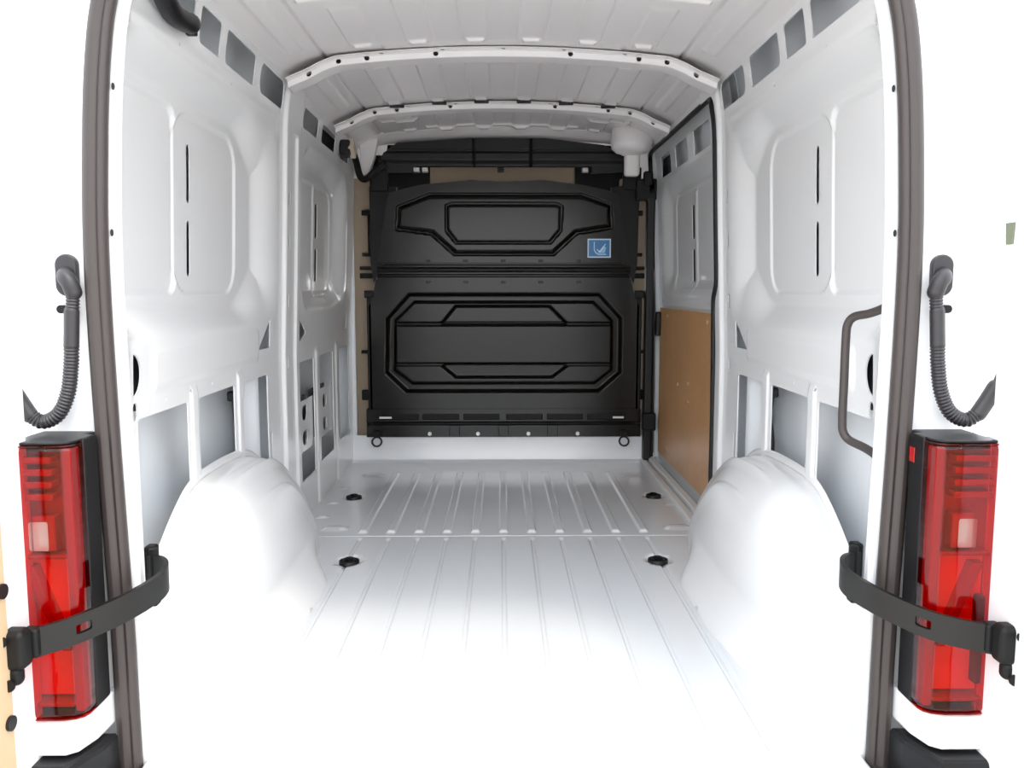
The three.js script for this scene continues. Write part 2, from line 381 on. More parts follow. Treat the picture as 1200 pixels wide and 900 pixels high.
// ---------------------------------------------------------------- side walls
const wallG = {};
for (const s of [-1, 1]) {
  const G = wallG[s] = struct(s < 0 ? 'wall_left' : 'wall_right', s < 0 ? 'white pressed steel left side wall with openings' : 'white pressed steel right side wall with openings');
  const fine = [-0.787, -0.782, -0.776, -0.77, -0.764, -0.758, -0.753, -1.45, -1.437, -1.425];
  if (s < 0) for (const c of [-2.07, -2.48]) fine.push(c - 0.03, c - 0.026, c - 0.015, c, c + 0.015, c + 0.026, c + 0.03);
  const zs = steps(0.0, s < 0 ? ZB : ZB, 0.0078, fine), ys = steps(0.0, 1.80, 0.0078, [1.04, 1.2, 1.25, 1.415]);
  mesh('inner_panel', sheet(zs, ys, (z, y) => [s * wallX(s, z, y), y, z], { keep: (z, y) => wallHoles(s, z, y), rim: 0.004, face: [-s, 0, 0] }), M.paint, G);
  const skin = (z0, z1) => sheet(steps(z0, z1, 0.1), steps(-0.3, 1.98, 0.06), (z, y) => [s * skinX(y), y, z], { face: [-s, 0, 0], thick: 0.008 });
  mesh('outer_skin', skin(0.0, s < 0 ? ZB - 0.05 : -1.665), M.primer, G, 'body-side skin seen through the openings');
  // stiffeners behind the openings
  mesh('stiffener', side(merge([box(0.885, 0.965, -0.02, 1.62, -1.60, -1.575), box(0.855, 0.985, 0.0, 1.78, ZB - 0.03, ZB - 0.004)]), s), M.primer, G);
  mesh('reinforcement', side(sheet(steps(-1.2, -1.42, 0.02), steps(0.2, 0.74, 0.05), (z, y) => [0.928 + 0.015 * Math.cos((z + 1.31) * 28), y, z], { face: [-1, 0, 0], thick: 0.004 }), s), M.primer, G);
  mesh('moon_hole_shade', side(box(0.898, 0.92, 0.705, 0.88, -0.40, -0.20, 0.01), s), M.void, G, 'added dark block standing for the shade in the half-moon hole');  // added dark block, paints the shade seen through the half-moon cut-out
  for (const c of s < 0 ? [-0.77, -2.07, -2.48] : [-0.77]) mesh('slot_shade', side(box(0.937, 0.944, 1.02, 1.44, c - (c < -1 ? 0.22 : 0.06), c + 0.05, 0.002), s), M.grey, G, 'added dark grey strip standing for the shade in the slots');  // added strips, their dark grey stands for shade inside the slots
  if (s < 0) mesh('rail_hole_shade', box(-0.90, -0.885, 1.65, 1.79, -2.98, -2.52, 0.003), M.void, G);  // dark box added so the rail opening looks shaded inside
  // wheel arch: a rounded box bulging from the wall
  const A0 = -1.72, A1 = -0.13, ZC = -0.83;
  const bulge = table([[-1.72, 0], [-1.66, 0.12], [-1.5, 0.245], [-1.34, 0.345], [-1.17, 0.425], [-0.99, 0.455], [-0.66, 0.458], [-0.52, 0.425], [-0.32, 0.30], [-0.22, 0.18], [-0.13, 0]]);
  const prof = []; for (let i = 0; i <= 90; i++) { const t = i / 90, z = lerp(A1, A0, 0.5 - 0.5 * Math.cos(Math.PI * t)); prof.push([z, Math.max(0, bulge(z))]); }
  const profAt = (t) => { const k = clamp(t) * 90, i = Math.min(89, Math.floor(k)), f = k - i; return [lerp(prof[i][0], prof[i + 1][0], f), lerp(prof[i][1], prof[i + 1][1], f)]; };
  const arch = (t, w) => {
    const [z, y] = profAt(t), k = Math.pow(Math.max(0, 1 - Math.pow(w, 2.9)), 1 / 2.9);
    const bead = 0.016 * (S(1 - Math.abs(w - 0.5) / 0.08) + S(1 - Math.abs(w - 0.80) / 0.06)) * S((t - 0.40) / 0.1) * S((0.97 - t) / 0.05);
    const Y = y * k * (1 + bead) + bead * 0.5, Z = ZC + (z - ZC) * k * (1 + bead * 1.2);
    const foot = 0.085 * S((0.12 - Y) / 0.13) * S((Z + 1.40) / 0.35) * S((w - 0.5) / 0.4);
    return [s * (0.885 - 0.20 * w - foot), Y, Z];
  };
  const ws = []; for (let i = 0; i <= 60; i++) ws.push(Math.min(0.99999, Math.sin(i / 60 * Math.PI / 2) ** 0.7));
  mesh('wheel_arch', sheet(steps(0, 1, 1 / 120), ws, arch, { face: [-s, 0.6, 0] }), M.paint, G);
  mesh('arch_flange', side(sheet(steps(-1.62, -0.16, 0.02), steps(0, 1, 0.25), (z, t) => [0.876 - 0.012 * Math.sin(t * Math.PI), archY(z) - 0.004 + 0.028 * t, z], { face: [-1, 0, 0], thick: 0.003 }), s), M.paint, G);
}
// perforated ladder plates in the front lower openings of the left wall
for (const [z0, z1, y0, y1] of [[-2.20, -1.875, 0.285, 0.515], [-2.65, -2.295, 0.285, 0.525]]) {
  const zc = (z0 + z1) / 2 + 0.005;
  mesh('perforated_plate', sheet(steps(z0, z1, 0.012), steps(y0, y1, 0.008), (z, y) => [-0.886, y, z], { keep: (z, y) => Math.min(rr(z, y, zc - 0.048, zc + 0.048, 0.312, 0.376, 0.03), rr(z, y, zc - 0.048, zc + 0.048, 0.425, 0.489, 0.03)), rim: 0.004, face: [1, 0, 0] }), M.paint, wallG[-1], 'white plate with two oval holes');
  mesh('plate_hole_shade', box(-0.935, -0.925, y0, y1, z0, z1, 0.002), M.grey, wallG[-1]);  // dark sheet added as the shade behind the oval holes
}
mesh('cable_clip', [box(-0.95, -0.90, 0.62, 0.655, -1.19, -1.16, 0.008), tube([[-0.93, 0.63, -1.17], [-0.93, 0.56, -1.18], [-0.92, 0.46, -1.16], [-0.93, 0.35, -1.17]], 0.006, { n: 30 })], M.hose, wallG[-1], 'dark cable behind the opening');
mesh('cable_clip', [box(0.90, 0.95, 0.63, 0.665, -1.19, -1.16, 0.008), tube([[0.93, 0.63, -1.17], [0.93, 0.56, -1.18], [0.94, 0.46, -1.18], [0.93, 0.35, -1.17]], 0.006, { n: 30 })], M.hose, wallG[1], 'dark cable behind the opening');

// ---------------------------------------------------------------- ceiling with its two roof bows
const ceilG = struct('ceiling', 'white ribbed sheet steel roof of the van');
const roofBase = (x) => { const a = Math.abs(x); return a < 0.66 ? 1.90 - 0.04 * (a / 0.66) ** 2 : 1.86 - 0.062 * ((a - 0.66) / 0.16) ** 1.5; };
{
  const ribs = [-0.5, -0.3, -0.1, 0.1, 0.3, 0.5];
  const bays = [[-1.44, -0.10], [-2.36, -1.72], [-3.05, -2.64]];
  const roofY = (x, z) => {
    let y = roofBase(x);
    y += 0.016 * S((0.010 - Math.abs(Math.abs(x) - 0.662)) / 0.007);
    for (const [a, b] of bays) {
      for (const c of ribs) y -= 0.009 * S(-rr(x, z, c - 0.052, c + 0.052, a, Math.abs(c) > 0.4 ? Math.min(b, -1.02) : b, 0.01) / 0.010);
      for (const c of ribs) y -= 0.012 * S(-rr(x, z, c - 0.036, c + 0.036, a + 0.004, a + 0.055, 0.008) / 0.012);
    }
    for (const q of [-1, 1]) for (const [a, b] of [[-0.955, -0.905], [-2.78, -2.75]]) { y -= 0.012 * S(-rr(x * q, z, 0.43, 0.63, a, b, 0.012) / 0.012); y -= 0.008 * S(-rr(x * q, z, 0.49, 0.57, b + 0.045, b + 0.075, 0.01) / 0.01); }
    y -= 0.014 * S(-rr(x, z, -0.44, 0.44, -1.485, -1.452, 0.01) / 0.012);
    y -= 0.012 * S(-rr(x, z, -0.42, 0.42, -3.02, -2.98, 0.01) / 0.012);
    for (const q of [-1, 1]) y -= 0.008 * S(-rr(x * q, z, 0.705, 0.765, -1.40, -0.15, 0.02) / 0.015) + 0.008 * S(-rr(x * q, z, 0.705, 0.765, -2.35, -1.75, 0.02) / 0.015);
    return y;
  };
  mesh('roof_panel', sheet(steps(-0.822, 0.822, 0.0085), steps(0.0, ZB - 0.1, 0.012), (x, z) => [x, roofY(x, z), z], { face: [0, -1, 0], thick: 0.006 }), M.roof, ceilG);
  mesh('roof_skin', sheet(steps(-0.93, 0.93, 0.06), steps(0.0, ZB - 0.2, 0.2), (x, z) => [x, 2.0 - 0.06 * (x / 0.9) ** 4, z], { face: [0, -1, 0], thick: 0.01 }), M.primer, ceilG);
  const bow = (zc, w, deep, slots) => {                                            // hat section following the roof, feet on the cant rails
    const H = w / 2, prof = [[-H - 0.030, 0.013], [-H - 0.012, 0.013], [-H, deep * 0.5], [-H + 0.012, deep], [H - 0.012, deep], [H, deep * 0.5], [H + 0.012, 0.013], [H + 0.030, 0.013]];
    const hat = (v) => { const i = clamp(Math.floor(v), 0, prof.length - 2), f = v - i; return [lerp(prof[i][0], prof[i + 1][0], f), lerp(prof[i][1], prof[i + 1][1], f)]; };
    const line = (x) => { const a = Math.abs(x); return roofBase(x) - 0.028 * S((a - 0.60) / 0.14) + 0.004 * S((a - 0.72) / 0.1); };
    const pos = (x, v) => { const [dz, d] = hat(v); return [x, line(x) - d, zc + dz]; };
    const zOf = (v) => hat(v)[0];
    const keep = (x, v) => {
      const z = zOf(v); let d = 9;
      for (const c of [-0.45, -0.225, 0, 0.225, 0.45]) d = Math.min(d, Math.hypot(x - c, (v - 5.85) * 0.0216) - 0.0075);
      for (const c of [-0.72, -0.61, -0.505, -0.25, 0.25, 0.505, 0.61, 0.72]) d = Math.min(d, Math.hypot(x - c, (v - 4.75) * 0.0216) - 0.0095);
      if (slots) for (const c of [-0.465, -0.16, 0.16, 0.465]) d = Math.min(d, rr(x, z, c - 0.028, c + 0.028, -H + 0.006, -H + 0.020, 0.004));
      return d;
    };
    const vs = []; for (let i = 0; i < 7; i++) for (let k = 0; k < 8; k++) vs.push(i + k / 8); vs.push(7);
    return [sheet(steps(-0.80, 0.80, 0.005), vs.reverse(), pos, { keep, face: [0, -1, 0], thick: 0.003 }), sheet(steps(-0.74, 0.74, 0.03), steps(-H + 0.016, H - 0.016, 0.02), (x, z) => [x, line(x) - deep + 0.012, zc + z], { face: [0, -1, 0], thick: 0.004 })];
  };
  for (const [z, slots, label] of [[-1.585, true, 'rear roof bow with round holes and slots'], [-2.50, false, 'front roof bow with round holes']]) {
    const [hat, holeShade] = bow(z, 0.115, 0.036, slots);
    mesh('bow_hole_shade', holeShade, M.void, mesh('roof_bow', hat, M.roof, ceilG, label));  // dark sheet added inside each bow as the shade of its holes
  }
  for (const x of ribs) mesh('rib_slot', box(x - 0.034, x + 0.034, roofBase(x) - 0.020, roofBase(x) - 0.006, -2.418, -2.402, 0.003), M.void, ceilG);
  mesh('roof_header', sheet(steps(-0.80, 0.80, 0.02), steps(0, 1, 0.1), (x, t) => [x, lerp(roofBase(x) - 0.002, 1.842 - 0.05 * (x / 0.8) ** 4, t), -3.10 - 0.12 * t], { face: [0, -0.3, 1], thick: 0.012 }), M.roof, ceilG, 'white front rail of the roof');
  // belt anchor cover in the front right corner
  mesh('anchor_cover', [new THREE.LatheGeometry([[0.0001, -0.035], [0.05, -0.033], [0.085, -0.024], [0.108, -0.004], [0.114, 0.02], [0.112, 0.05], [0.106, 0.10], [0.09, 0.115], [0.0001, 0.118]].map((p) => new THREE.Vector2(...p)), 40).translate(0.70, 1.765, -2.98), box(0.668, 0.752, 1.62, 1.76, -3.06, -3.0, 0.02)], M.roof, ceilG, 'white round pressing in the front right roof corner');
  mesh('corner_gusset', [prism([[-0.80, 1.86], [-0.69, 1.86], [-0.715, 1.74], [-0.755, 1.62], [-0.79, 1.62]], 'z', -3.19, -3.13, 0.008)], M.roof, ceilG, 'white gusset in the front left roof corner');
}

// ---------------------------------------------------------------- rear door frame
const frameG = struct('trim_1', 'white body frame around the rear door opening');
{
  const contour = [];
  for (let i = 0; i <= 60; i++) { const y = lerp(-0.045, 1.70, i / 60); contour.push([openX(y), y]); }
  contour.push([0.69, 1.76], [0.62, 1.81], [0.52, 1.838], [0.3, 1.852], [0, 1.856]);
  const inner = [...contour, ...contour.slice(0, -1).reverse().map(([x, y]) => [-x, y])];
  const outer = []; for (let i = 0; i <= 40; i++) { const y = lerp(-0.3, 1.98, i / 40); outer.push([skinX(y) - 0.004, y]); }
  outer.push([0.6, 2.0], [0, 2.0]);
  const sh = new THREE.Shape([...outer, ...outer.slice(0, -1).reverse().map(([x, y]) => [-x, y])].map((p) => new THREE.Vector2(...p)));
  sh.holes.push(new THREE.Path(inner.map(([x, y]) => new THREE.Vector2(x * (1 - 0.036 / 0.81), y > 1.70 ? y - 0.03 * S((y - 1.70) / 0.1) : y))));
  mesh('frame_plate', new THREE.ExtrudeGeometry(sh, { depth: 0.016, bevelEnabled: true, bevelSize: 0.003, bevelThickness: 0.003, bevelSegments: 2 }).translate(0, 0, -0.018), M.paint, frameG);
  for (const q of [-1, 1]) for (const y of [1.60, 1.40, 1.115]) mesh('flange_hole', new THREE.CylinderGeometry(0.0055, 0.0055, 0.003, 14).rotateX(Math.PI / 2).scale(0.6, 1.3, 1).translate(q * (openX(y) - 0.028), y, 0.0015), M.void, frameG);
  // rubber seal pushed over the flange
  const seal = thing('door_seal', 'dark brown rubber seal running around the rear door opening', 'seal');
  const path = inner.map(([x, y]) => V(x * 1.0, y, 0.014));
  const c = new THREE.CatmullRomCurve3(path, true, 'catmullrom', 0.5);
  const ring = (r, z, off, sx) => { const g = new THREE.TubeGeometry(c, 420, r, 14, true); const p = g.attributes.position; const o = V(); for (let i = 0; i < p.count; i++) p.setXYZ(i, p.getX(i) * (1 + off), p.getY(i), 0.014 + (p.getZ(i) - 0.014) * sx + z); g.computeVertexNormals(); return g; };
  mesh('bulb', ring(0.018, 0.006, 0.004, 0.9), M.rubber, seal);
  mesh('lip', ring(0.011, 0.004, -0.020, 1.4), M.rubber, seal);
  settle(seal);
}

// ---------------------------------------------------------------- sliding door on the right
const doorG = struct('door_3', 'white sliding side door, shut, with a lower hardboard panel');
{
  const dx = (z, y) => {
    let x = wallBase(y) + 0.042;
    x += 0.7 * recess(z, y, -3.10, -1.70, 0.96, 1.60, 0.18);
    x += 0.006 * S(-rr(z, y, -2.88, -1.72, 1.0, 1.50, 0.09) / 0.014);
    for (const c of [-2.05, -2.49]) x -= 0.006 * S(-rr(z, y, c + 0.045, c + 0.105, 0.985, 1.49, 0.01) / 0.02);
    x -= 0.006 * S(-rr(z, y, -3.1, -1.7, 0.905, 0.95, 0.01) / 0.015);
    return x;
  };
  const keep = (z, y) => {
    let d = 9;
    for (const c of [-2.05, -2.49]) for (const [a, b, e, f] of slotRects(c)) d = Math.min(d, rr(z, y, a, b, e, f, 0.014));
    for (const [a, b] of [[-2.27, -1.95], [-2.68, -2.40], [-3.06, -2.80]]) d = Math.min(d, rr(z, y, a, b, 1.615, 1.725, 0.012));
    return d;
  };
  const fine = []; for (const c of [-2.05, -2.49]) fine.push(c - 0.03, c - 0.026, c - 0.015, c, c + 0.015, c + 0.026, c + 0.03);
  mesh('inner_panel', sheet(steps(-1.60, ZB, 0.01, fine), steps(0.0, 1.79, 0.01), (z, y) => [dx(z, y), y, z], { keep, rim: 0.004, face: [-1, 0, 0] }), M.paint, doorG);
  for (const c of [-2.05, -2.49]) mesh('slot_shade', box(0.957, 0.962, 1.02, 1.44, c - 0.28, c + 0.03, 0.002), M.grey, doorG);  // dark strips added in place of shade behind the door slots
  mesh('outer_skin', sheet(steps(-1.668, ZB - 0.05, 0.1), steps(-0.3, 1.98, 0.06), (z, y) => [skinX(y), y, z], { face: [-1, 0, 0], thick: 0.008 }), M.primer, doorG);
  const bg = box(0.898, 0.906, 0.07, 0.90, -3.12, -1.64, 0.002);
  { const p = bg.attributes.position, uv = []; for (let i = 0; i < p.count; i++) uv.push(p.getZ(i) / 1.6, p.getY(i) / 1.6); bg.setAttribute('uv', new THREE.Float32BufferAttribute(uv, 2)); }
  const board = mesh('hardboard_panel', bg, M.board, doorG, 'tan hardboard panel on the lower sliding door');
  for (const [z, y] of [[-2.9, 0.86], [-2.0, 0.86], [-2.6, 0.52], [-2.35, 0.46], [-2.35, 0.55], [-2.86, 0.13], [-1.75, 0.14], [-2.3, 0.14]]) mesh('rivet', new THREE.CylinderGeometry(0.009, 0.009, 0.004, 14).rotateZ(Math.PI / 2).translate(0.896, y, z), M.beige, board);
  mesh('door_handle', [box(0.87, 0.90, 0.74, 0.88, -3.13, -3.08, 0.012)], M.plastic, doorG, 'black catch at the front edge');
  mesh('rail_hole_shade', box(0.915, 0.93, 1.60, 1.74, -3.24, -3.03, 0.003), M.void, doorG);  // added dark box, its colour is the shade in the front opening
  mesh('threshold', [box(0.80, 0.835, 0.0, 0.022, -3.15, -1.66, 0.006), box(0.845, 0.88, -0.01, 0.035, -3.15, -1.62, 0.006)], M.cover, doorG, 'grey-white sill strip under the sliding door');
  const pts = [];
  for (const [z, y] of [[-3.15, 0.03], [-3.15, 0.8], [-3.15, 1.60], [-3.13, 1.71], [-3.05, 1.755], [-2.6, 1.757], [-2.0, 1.757], [-1.74, 1.755], [-1.665, 1.71], [-1.645, 1.60], [-1.64, 1.3], [-1.64, 1.05], [-1.66, 1.0], [-1.69, 0.96], [-1.70, 0.85], [-1.70, 0.5], [-1.70, 0.04]]) pts.push([wallBase(y) - (z > -1.72 ? 0.018 : 0.004), y, z]);
  mesh('rubber_seal', tube(pts, 0.012, { n: 260, sides: 10, tension: 0.4 }), M.plastic, doorG, 'thin black rubber seal around the sliding door');
}

// ---------------------------------------------------------------- rear doors, swung open
for (const s of [-1, 1]) {
  const xi = s < 0 ? 0.918 : 0.942;
  const D = struct(s < 0 ? 'door_1' : 'door_2', s < 0 ? 'white left rear door swung open towards the viewer' : 'white right rear door swung open towards the viewer');
  mesh('door_shell', side(sheet(steps(0.13, 0.93, 0.01), steps(-0.12, 1.9, 0.02), (z, y) => [xi + 0.018 * S(-rr(z, y, 0.24, 0.84, 0.92, 1.75, 0.06) / 0.03), y, z], { face: [-1, 0, 0], thick: 0.06 }), s), M.paint, D);
  const bg = box(xi - 0.006, xi - 0.0005, -0.02, 0.72, s < 0 ? 0.236 : 0.30, 0.86, 0.002);
  { const p = bg.attributes.position, uv = []; for (let i = 0; i < p.count; i++) uv.push(p.getZ(i) / 1.6, p.getY(i) / 1.6); bg.setAttribute('uv', new THREE.Float32BufferAttribute(uv, 2)); }
  const b = mesh('hardboard_panel', side(bg, s), M.doorBoard, D, 'tan hardboard panel on the lower door');
  for (const y of [0.46, 0.21]) mesh('plug', side(new THREE.CylinderGeometry(0.014, 0.014, 0.008, 16).rotateZ(Math.PI / 2).translate(xi - 0.008, y, s < 0 ? 0.250 : 0.32), s), M.plastic, b);
  if (s > 0) mesh('latch_plate', [prism([[-0.135, 1.125], [-0.163, 1.125], [-0.160, 1.085], [-0.140, 1.085]], 'x', xi - 0.004, xi - 0.0005, 0.001)], M.greenReflection, D, 'small latch plate coloured grey-green as a reflection of greenery');  // reflected greenery is put into the plate colour
}

// ---------------------------------------------------------------- cab behind the bulkhead
const cabG = struct('wall_front', 'cab shell in front of the bulkhead');
{
  mesh('cab_floor', box(-0.98, 0.98, 0.0, 0.04, -4.9, ZB - 0.15, 0.01), M.blackTrim, cabG);
  mesh('cab_roof', box(-0.92, 0.92, 1.93, 1.97, -4.92, ZB - 0.08, 0.01), M.roof, cabG);
  for (const s of [-1, 1]) {
    mesh('cab_side', [sheet(steps(ZB - 0.06, -4.9, 0.04), steps(-0.3, 1.95, 0.04), (z, y) => [s * skinX(y), y, z], { keep: (z, y) => rr(z, y, -4.5, -3.8, 0.95, 1.45, 0.1), thick: 0.02, face: [-s, 0, 0] })], M.paint, cabG);
    mesh('side_window', side(box(0.972, 0.976, 0.94, 1.46, -4.52, -3.78, 0.001).rotateZ(0), s), M.glass, cabG);
    mesh('pillar_trim', side(merge([box(0.70, 0.92, 0.10, 1.66, ZB - 0.27, ZB - 0.22, 0.01)]), s), M.beige, cabG, 'beige cab pillar trim showing beside the bulkhead');
    mesh('pillar_bracket', side(merge([box(0.775, 0.835, 1.44, 1.47, ZB - 0.22, ZB - 0.19, 0.004), box(0.775, 0.835, 1.20, 1.22, ZB - 0.22, ZB - 0.19, 0.004), box(0.79, 0.80, 1.20, 1.47, ZB - 0.22, ZB - 0.19, 0.004), box(0.765, 0.85, 1.07, 1.10, ZB - 0.22, ZB - 0.18, 0.004), box(0.765, 0.85, 1.12, 1.14, ZB - 0.22, ZB - 0.18, 0.004), box(0.77, 0.85, 0.62, 0.64, ZB - 0.22, ZB - 0.18, 0.004), box(0.79, 0.85, 0.34, 0.40, ZB - 0.22, ZB - 0.17, 0.006)]), s), M.blackTrim, cabG);
  }
  mesh('headliner', box(-0.43, 0.43, 1.56, 1.76, ZB - 0.26, ZB - 0.22, 0.01), M.beige, cabG, 'brownish cab headliner edge above the bulkhead');
  mesh('headliner_trim', box(-0.80, 0.80, 1.55, 1.80, ZB - 0.29, ZB - 0.265, 0.01), M.blackTrim, cabG);
  mesh('windshield', box(-0.9, 0.9, 0.8, 1.55, -4.9, -4.89, 0.002), M.glass, cabG);
  mesh('windshield_header', box(-0.95, 0.95, 1.5, 1.97, -4.92, -4.88, 0.01), M.paint, cabG);
  mesh('cab_front', box(-0.98, 0.98, -0.3, 0.8, -4.92, -4.88, 0.01), M.blackTrim, cabG);
}

// ---------------------------------------------------------------- bulkhead
const bulk = thing('bulkhead', 'black pressed steel bulkhead closing off the front of the load space', 'bulkhead');
{
  const K = 0.00187, bx = (c) => (c - 495) * K, by = (c) => 1 + (371 - c) * K, Q = (L) => L.map(([a, b]) => [bx(a), by(b)]);
  const g = (d, w) => S((w - Math.abs(d)) / (w * 0.7));
  const upper = Q([[112, 288], [150, 78], [250, 54], [400, 40], [470, 44], [520, 44], [620, 40], [740, 54], [848, 78], [885, 288]]);
  const G1 = Q([[180, 122], [275, 85], [735, 85], [822, 115], [825, 180], [720, 196], [650, 260], [350, 260], [280, 198], [175, 185]]);
  const win = Q([[325, 118], [340, 112], [660, 112], [674, 120], [672, 190], [640, 228], [355, 228], [325, 190]]);
  const up = (x, y) => { const d = poly(x, y, G1), w = poly(x, y, win); return ZB + 0.03 + 0.012 * S((-d) / 0.022) - 0.010 * g(d - 0.004, 0.012) - 0.010 * g(w, 0.012) + 0.004 * S(-w / 0.02); };
  mesh('upper_panel', sheet(steps(bx(110), bx(887), 0.0065), steps(by(290), by(34), 0.0065), (x, y) => [x, y, up(x, y)], { keep: (x, y) => -poly(x, y, upper), thick: 0.012 }), M.black, bulk, 'upper pressing with a raised window-shaped field');
  const strip = (x, y) => ZB + 0.026 - 0.014 * g(y - by(291), 0.010) - 0.014 * g(y - by(327), 0.010) + 0.008 * S(-Math.abs(y - by(309)) / 0.018 + 1);
  mesh('joint_strip', [sheet(steps(bx(112), bx(886), 0.05), steps(by(340), by(284), 0.002), (x, y) => [x, y, strip(x, y)], { thick: 0.012 })], M.black, bulk, 'ribbed joint between the two panels');
  const O = Q([[135, 455], [205, 378], [795, 378], [866, 455], [866, 628], [795, 690], [195, 690], [130, 628]]);
  const In = Q([[160, 462], [222, 402], [776, 402], [838, 462], [838, 620], [782, 664], [214, 664], [156, 620]]);
  const T1 = Q([[300, 472], [348, 414], [642, 414], [700, 472], [690, 482], [310, 482]]), T2 = Q([[312, 596], [690, 596], [704, 606], [650, 646], [348, 646], [300, 606]]);
  const band1 = Q([[150, 478], [300, 478], [300, 462], [150, 462]]), lowOut = Q([[85, 420], [98, 390], [108, 338], [888, 338], [902, 390], [915, 420], [915, 745], [85, 745]]);
  const low = (x, y) => {
    const d = poly(x, y, O), e = poly(x, y, In);
    let z = ZB + 0.03 - 0.028 * S(-d / 0.026) + 0.022 * S(-e / 0.022);
    z -= 0.024 * Math.max(S(-poly(x, y, T1) / 0.022), S(-poly(x, y, T2) / 0.022));
    const yy = by(475), y2 = by(600);
    z -= 0.010 * g(y - yy, 0.014) * S(-e / 0.02) + 0.010 * g(y - y2, 0.012) * S(-e / 0.02);
    return z;
  };
  mesh('lower_panel', sheet(steps(bx(84), bx(916), 0.0065), steps(by(746), by(337), 0.006), (x, y) => [x, y, low(x, y)], { keep: (x, y) => -poly(x, y, lowOut), thick: 0.012 }), M.black, bulk, 'lower pressing with an eight-sided stiffening field');
  for (const [r, n] of [[282, 5], [347, 5]]) for (let k = 0; k < n; k++) { const c = [268, 382, 497, 612, 728][k]; mesh('spot_tab', box(bx(c) - 0.014, bx(c) + 0.014, by(r) - 0.006, by(r) + 0.006, ZB + 0.028, ZB + 0.036, 0.003), M.strap, bulk); }
  // side posts
  mesh('side_post', [prism(Q([[92, 60], [175, 60], [135, 288], [100, 350], [92, 288]]).map(([a, b]) => [a, b]), 'z', ZB - 0.02, ZB + 0.024, 0.004), box(bx(78), bx(94), by(800), by(372), ZB - 0.02, ZB + 0.03, 0.006), box(bx(72), bx(100), by(395), by(372), ZB - 0.02, ZB + 0.04, 0.006)], M.blackTrim, bulk);
  mesh('side_post', [prism(Q([[825, 60], [912, 50], [908, 288], [898, 350], [862, 288]]), 'z', ZB - 0.02, ZB + 0.024, 0.004), box(bx(906), bx(924), by(800), by(372), ZB - 0.02, ZB + 0.03, 0.006), box(bx(900), bx(930), by(395), by(372), ZB - 0.02, ZB + 0.04, 0.006)], M.blackTrim, bulk);
  // sill beam with slots
  const sill = mesh('sill_beam', sheet(steps(bx(72), bx(925), 0.008), steps(by(826), by(738), 0.005), (x, y) => [x, y, ZB + 0.036 - 0.012 * S(1 - Math.abs(y - by(784)) / 0.012)], {
    keep: (x, y) => { let d = 9; for (const [a, b] of [[120, 235], [245, 360], [372, 485], [505, 620], [632, 745], [758, 880]]) d = Math.min(d, rr(x, y, bx(a), bx(b), by(772), by(753), 0.006)); return d; }, rim: 0.02, thick: 0 }), M.black, bulk, 'slotted black sill beam');
  mesh('sill_back', box(bx(72), bx(925), by(826), by(738), ZB - 0.02, ZB + 0.002, 0.002), M.blackTrim, bulk);
  for (const c of [345, 497, 650]) mesh('sill_tab', box(bx(c) - 0.03, bx(c) + 0.03, by(822), by(788), ZB + 0.03, ZB + 0.05, 0.004), M.black, sill);
  for (const c of [268, 418, 575, 728]) mesh('bolt', new THREE.CylinderGeometry(0.012, 0.012, 0.012, 6).rotateX(Math.PI / 2).translate(bx(c), by(815), ZB + 0.044), M.steel, sill);
  for (const [a, b] of [[112, 150], [838, 872]]) mesh('print_strip', box(bx(a), bx(b), by(768), by(762), ZB + 0.0352, ZB + 0.0372, 0.0005), M.cover, sill, 'tiny white printed strip');
  // header trim
  const head = Q([[118, -2], [140, -40], [180, -68], [400, -82], [620, -82], [800, -62], [850, -38], [872, 0], [872, 14], [760, 20], [118, 20]]);
  const header = mesh('header_trim', sheet(steps(bx(116), bx(874), 0.008), steps(by(22), by(-84), 0.006), (x, y) => [x, y, ZB + 0.05 - 0.012 * g(y - by(-44), 0.01) - 0.018 * S((by(-20) - y) / 0.03) - 0.006 * g(Math.abs(x - 0.0) - 0.16, 0.006)], { keep: (x, y) => Math.min(-poly(x, y, head), rr(x, y, bx(232), bx(765), by(19), by(1), 0.004)), thick: 0.03 }), M.plastic, bulk, 'black plastic header above the panels');
  for (const c of [237, 262, 490, 745]) mesh('header_clip', box(bx(c) - 0.018, bx(c) + 0.018, by(18), by(4), ZB + 0.01, ZB + 0.05, 0.004), c === 490 ? M.blackTrim : M.steel, header);
  for (const q of [[95, 150, 75, 8], [860, 915, 70, 2]]) mesh('corner_bracket', box(bx(q[0]), bx(q[1]), by(q[2]), by(q[3]), ZB, ZB + 0.045, 0.008), M.blackTrim, bulk);
  // pictogram sticker
  const cv = document.createElement('canvas'); cv.width = 140; cv.height = 112; const c2 = cv.getContext('2d');
  c2.fillStyle = '#cfe2f0'; c2.fillRect(0, 0, 140, 112); c2.fillStyle = '#2f78b4'; c2.fillRect(7, 7, 126, 98);
  c2.strokeStyle = '#bcd8ee'; c2.lineWidth = 6; c2.beginPath(); c2.moveTo(40, 18); c2.lineTo(40, 60); c2.quadraticCurveTo(44, 84, 66, 92); c2.lineTo(112, 92); c2.stroke();
  c2.fillStyle = '#8fbfe0'; c2.beginPath(); c2.moveTo(60, 84); c2.lineTo(96, 40); c2.lineTo(112, 52); c2.lineTo(104, 84); c2.fill();
  c2.strokeStyle = '#e8f2fa'; c2.lineWidth = 4; c2.beginPath(); c2.moveTo(56, 62); c2.lineTo(74, 78); c2.lineTo(108, 30); c2.stroke();
  const tx = new THREE.CanvasTexture(cv); tx.colorSpace = THREE.SRGBColorSpace;
  const st = mesh('sticker', new THREE.BoxGeometry((826 - 755) * K, (273 - 216) * K, 0.001).translate(bx(790), by(244), ZB + 0.0312), new THREE.MeshPhysicalMaterial({ map: tx, roughness: 0.35 }), bulk, 'blue pictogram sticker with a pale border');
  settle(bulk);
